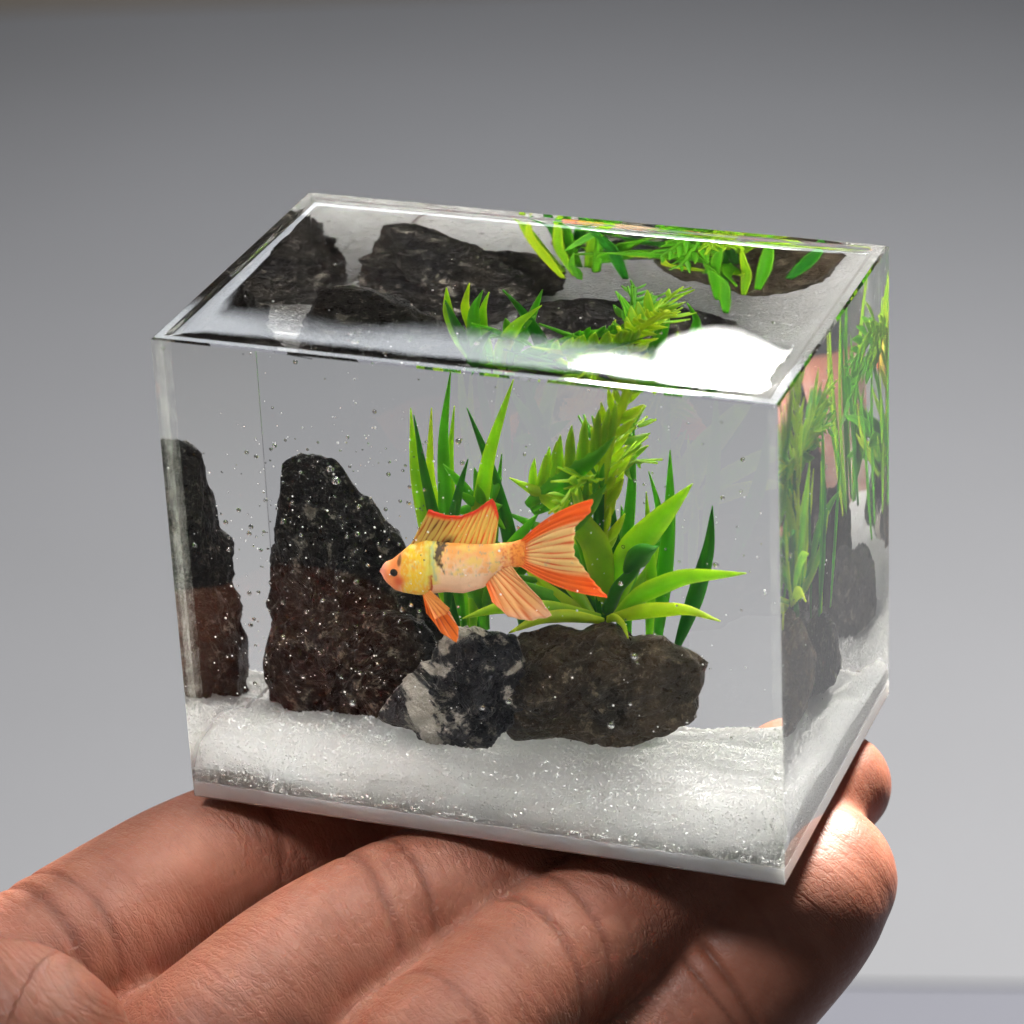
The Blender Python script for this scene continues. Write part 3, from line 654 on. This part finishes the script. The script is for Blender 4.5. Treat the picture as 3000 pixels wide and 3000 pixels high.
def tube(path, n=90, m_=28):
    P = np.array([p for p, r in path], float); Rr = np.array([r for p, r in path])
    d = np.r_[0, np.cumsum(np.linalg.norm(np.diff(P, axis=0), axis=1))]
    t = np.linspace(0, d[-1], n); Q = np.array([np.interp(t, d, P[:, i]) for i in range(3)]).T; rr = np.interp(t, d, Rr)
    for _ in range(24):
        Q[1:-1] = .25 * Q[:-2] + .5 * Q[1:-1] + .25 * Q[2:]; rr[1:-1] = .25 * rr[:-2] + .5 * rr[1:-1] + .25 * rr[2:]
    return Q, rr, t
vs, fs = [], []; axes = []
def add_tube(Q, rr, m_=28):
    T = np.gradient(Q, axis=0); T /= np.linalg.norm(T, axis=1)[:, None]; n = len(Q); base = len(vs)
    rings = [(Q[0] - T[0] * rr[0] * math.sin(a), rr[0] * math.cos(a), T[0]) for a in np.linspace(1.4, .15, 6)] + [(Q[i], rr[i], T[i]) for i in range(n)] + [(Q[-1] + T[-1] * rr[-1] * .95 * math.sin(a), rr[-1] * math.cos(a), T[-1]) for a in np.linspace(.15, 1.45, 9)]
    for c_, r_, t_ in rings:
        s_ = np.cross(t_, (0, 0, 1.)); s_ /= np.linalg.norm(s_); u_ = np.cross(s_, t_)
        for j in range(m_):
            a = 2 * math.pi * j / m_; vs.append(c_ + s_ * math.cos(a) * r_ + u_ * math.sin(a) * r_ * .97)
    for i in range(len(rings) - 1):
        for j in range(m_): fs.append((base + i * m_ + j, base + i * m_ + (j + 1) % m_, base + (i + 1) * m_ + (j + 1) % m_, base + (i + 1) * m_ + j))
    fs.append(tuple(base + q for q in range(m_))[::-1]); fs.append(tuple(base + (len(rings) - 1) * m_ + q for q in range(m_)))
for kf, path in fingers.items():
    Q, rr, t = tube(path); add_tube(Q, rr); axes.append((Q, rr, t))
# palm pad at the root of the first finger, palm body and heel beyond the picture
for path in ([(az(-170, 3160, -.13), .19), (az(30, 3090, -.10), .185), (az(80, 3110, -.13), .17)],
             [(az(-420, 3120, -.42), .26), (az(60, 3560, -.78), .26), (az(700, 3850, -.98), .25), (az(1400, 4000, -1.1), .22)],
             [(az(-700, 3500, -.85), .33), (az(-300, 4000, -1.35), .36), (az(400, 4300, -1.5), .34)],
             [(az(-900, 3200, -.35), .22), (az(-500, 3150, -.2), .2), (az(-150, 3120, -.13), .17)],
             [(az(-700, 3500, -.9), .34), (az(-1300, 4400, -1.9), .30), (az(-2000, 5400, -2.9), .29)]):
    Q, rr, t = tube(path, 40); add_tube(Q, rr)
raw = mesh('hand_raw', vs, fs)
rm = raw.modifiers.new('r', 'REMESH'); rm.mode = 'VOXEL'; rm.voxel_size = .0105 * S
bpy.context.view_layer.update(); dg = bpy.context.evaluated_depsgraph_get()
me = bpy.data.meshes.new_from_object(raw.evaluated_get(dg)); bpy.data.objects.remove(raw)
V = np.empty(len(me.vertices) * 3); me.vertices.foreach_get('co', V); V = V.reshape(-1, 3) / S
E = np.empty(len(me.edges) * 2, int); me.edges.foreach_get('vertices', E); E = E.reshape(-1, 2)
deg = np.bincount(E.ravel(), minlength=len(V))[:, None].astype(float)
for _ in range(5):
    A = np.zeros_like(V); np.add.at(A, E[:, 0], V[E[:, 1]]); np.add.at(A, E[:, 1], V[E[:, 0]]); V = .5 * V + .5 * A / deg
me.vertices.foreach_set('co', (V * S).ravel()); me.update()
ss = bpy.data.objects.new('tmp', me); COL.objects.link(ss); sb = ss.modifiers.new('s', 'SUBSURF'); sb.levels = 1; sb.render_levels = 1
bpy.context.view_layer.update(); dg = bpy.context.evaluated_depsgraph_get(); me2 = bpy.data.meshes.new_from_object(ss.evaluated_get(dg)); bpy.data.objects.remove(ss); me = me2
V = np.empty(len(me.vertices) * 3); me.vertices.foreach_get('co', V); V = V.reshape(-1, 3) / S
NN = np.empty(len(me.vertices) * 3); me.vertices.foreach_get('normal', NN); NN = NN.reshape(-1, 3)
best = np.full(len(V), 1e9); best2 = np.full(len(V), 1e9); al = np.zeros(len(V)); ar = np.zeros(len(V)); fi = np.zeros(len(V), int); frac = np.zeros(len(V))
for k_, (Q, rr, t) in enumerate(axes):
    T = np.gradient(Q, axis=0); T /= np.linalg.norm(T, axis=1)[:, None]
    for i0 in range(0, len(V), 20000):
        v = V[i0:i0 + 20000]; d2 = ((v[:, None, :] - Q[None]) ** 2).sum(2); j = d2.argmin(1); dist = np.sqrt(d2[np.arange(len(v)), j]) - rr[j]
        rel = v - Q[j]; s_ = np.cross(T[j], (0, 0, 1.)); s_ /= np.linalg.norm(s_, axis=1)[:, None]; u_ = np.cross(s_, T[j])
        a_ = np.arctan2((rel * s_).sum(1), (rel * u_).sum(1)) * .15; lo = (rel * T[j]).sum(1)
        sl = slice(i0, i0 + 20000); w = dist < best[sl]
        best2[sl] = np.where(w, best[sl], np.minimum(best2[sl], dist)); best[sl] = np.where(w, dist, best[sl]); al[sl] = np.where(w, t[j] + lo + k_ * 3.1, al[sl]); ar[sl] = np.where(w, a_, ar[sl]); fi[sl] = np.where(w, k_, fi[sl]); frac[sl] = np.where(w, t[j] + lo, frac[sl])
# flexion creases: positions given where they show in the photograph
cre = np.zeros(len(V))
def crease(k_, P0, depth, width, wob=.012, seed=0, tone=1.0):
    Q, rr, t = axes[k_]; P0 = np.array(P0); j = ((Q - P0) ** 2).sum(1).argmin(); t0_ = t[j]
    global V, cre
    wv_ = np.array([noise.noise(Vector((a * 5, seed, k_))) for a in ar]) * wob
    x = (frac - t0_ - wv_ + ar * ar * .8) / (width * .72)
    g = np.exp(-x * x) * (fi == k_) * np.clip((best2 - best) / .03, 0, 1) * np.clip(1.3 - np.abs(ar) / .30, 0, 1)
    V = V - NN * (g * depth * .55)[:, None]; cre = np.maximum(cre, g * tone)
for k_, px, z_, dp, wd_ in [(3, (2130, 2830), -.22, .014, .012), (3, (2080, 2880), -.24, .008, .008), (2, (1540, 2770), -.17, .011, .011), (2, (1620, 2710), -.16, .008, .010), (2, (1300, 2990), -.2, .006, .01), (1, (1010, 2620), -.15, .010, .012), (1, (1090, 2560), -.15, .007, .010), (0, (150, 2800), -.17, .012, .014), (0, (230, 2750), -.17, .007, .010), (0, (700, 2470), -.16, .006, .012)]:
    crease(k_, az(*px, z_), dp, wd_, seed=px[0])
for _ in range(26):
    k_ = random.randrange(4); Q, rr, t = axes[k_]; crease(k_, Q[random.randrange(20, 84)], random.uniform(.0003, .0010), random.uniform(.005, .008), .02, _, .35)
# flesh presses flat under the block
under = (V[:, 0] > -.01) & (V[:, 0] < 1.01) & (V[:, 1] > -.01) & (V[:, 1] < D + .01)
V[:, 2] = np.where(under, np.minimum(V[:, 2], -.0015), V[:, 2])
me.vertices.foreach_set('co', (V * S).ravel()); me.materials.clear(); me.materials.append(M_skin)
me.polygons.foreach_set('use_smooth', [True] * len(me.polygons)); me.update()
hand = bpy.data.objects.new('hand', me); COL.objects.link(hand); me.name = 'hand'
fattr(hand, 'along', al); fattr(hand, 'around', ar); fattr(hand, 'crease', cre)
tipd = np.zeros(len(V))
for k_ in range(4):
    L = axes[k_][2][-1]; tipd = np.where(fi == k_, np.clip((frac - L + .38) / .1, 0, 1), tipd)
fattr(hand, 'pad', tipd)
tag(hand, 'open hand, palm up, holding the resin block on its four fingers', 'hand')
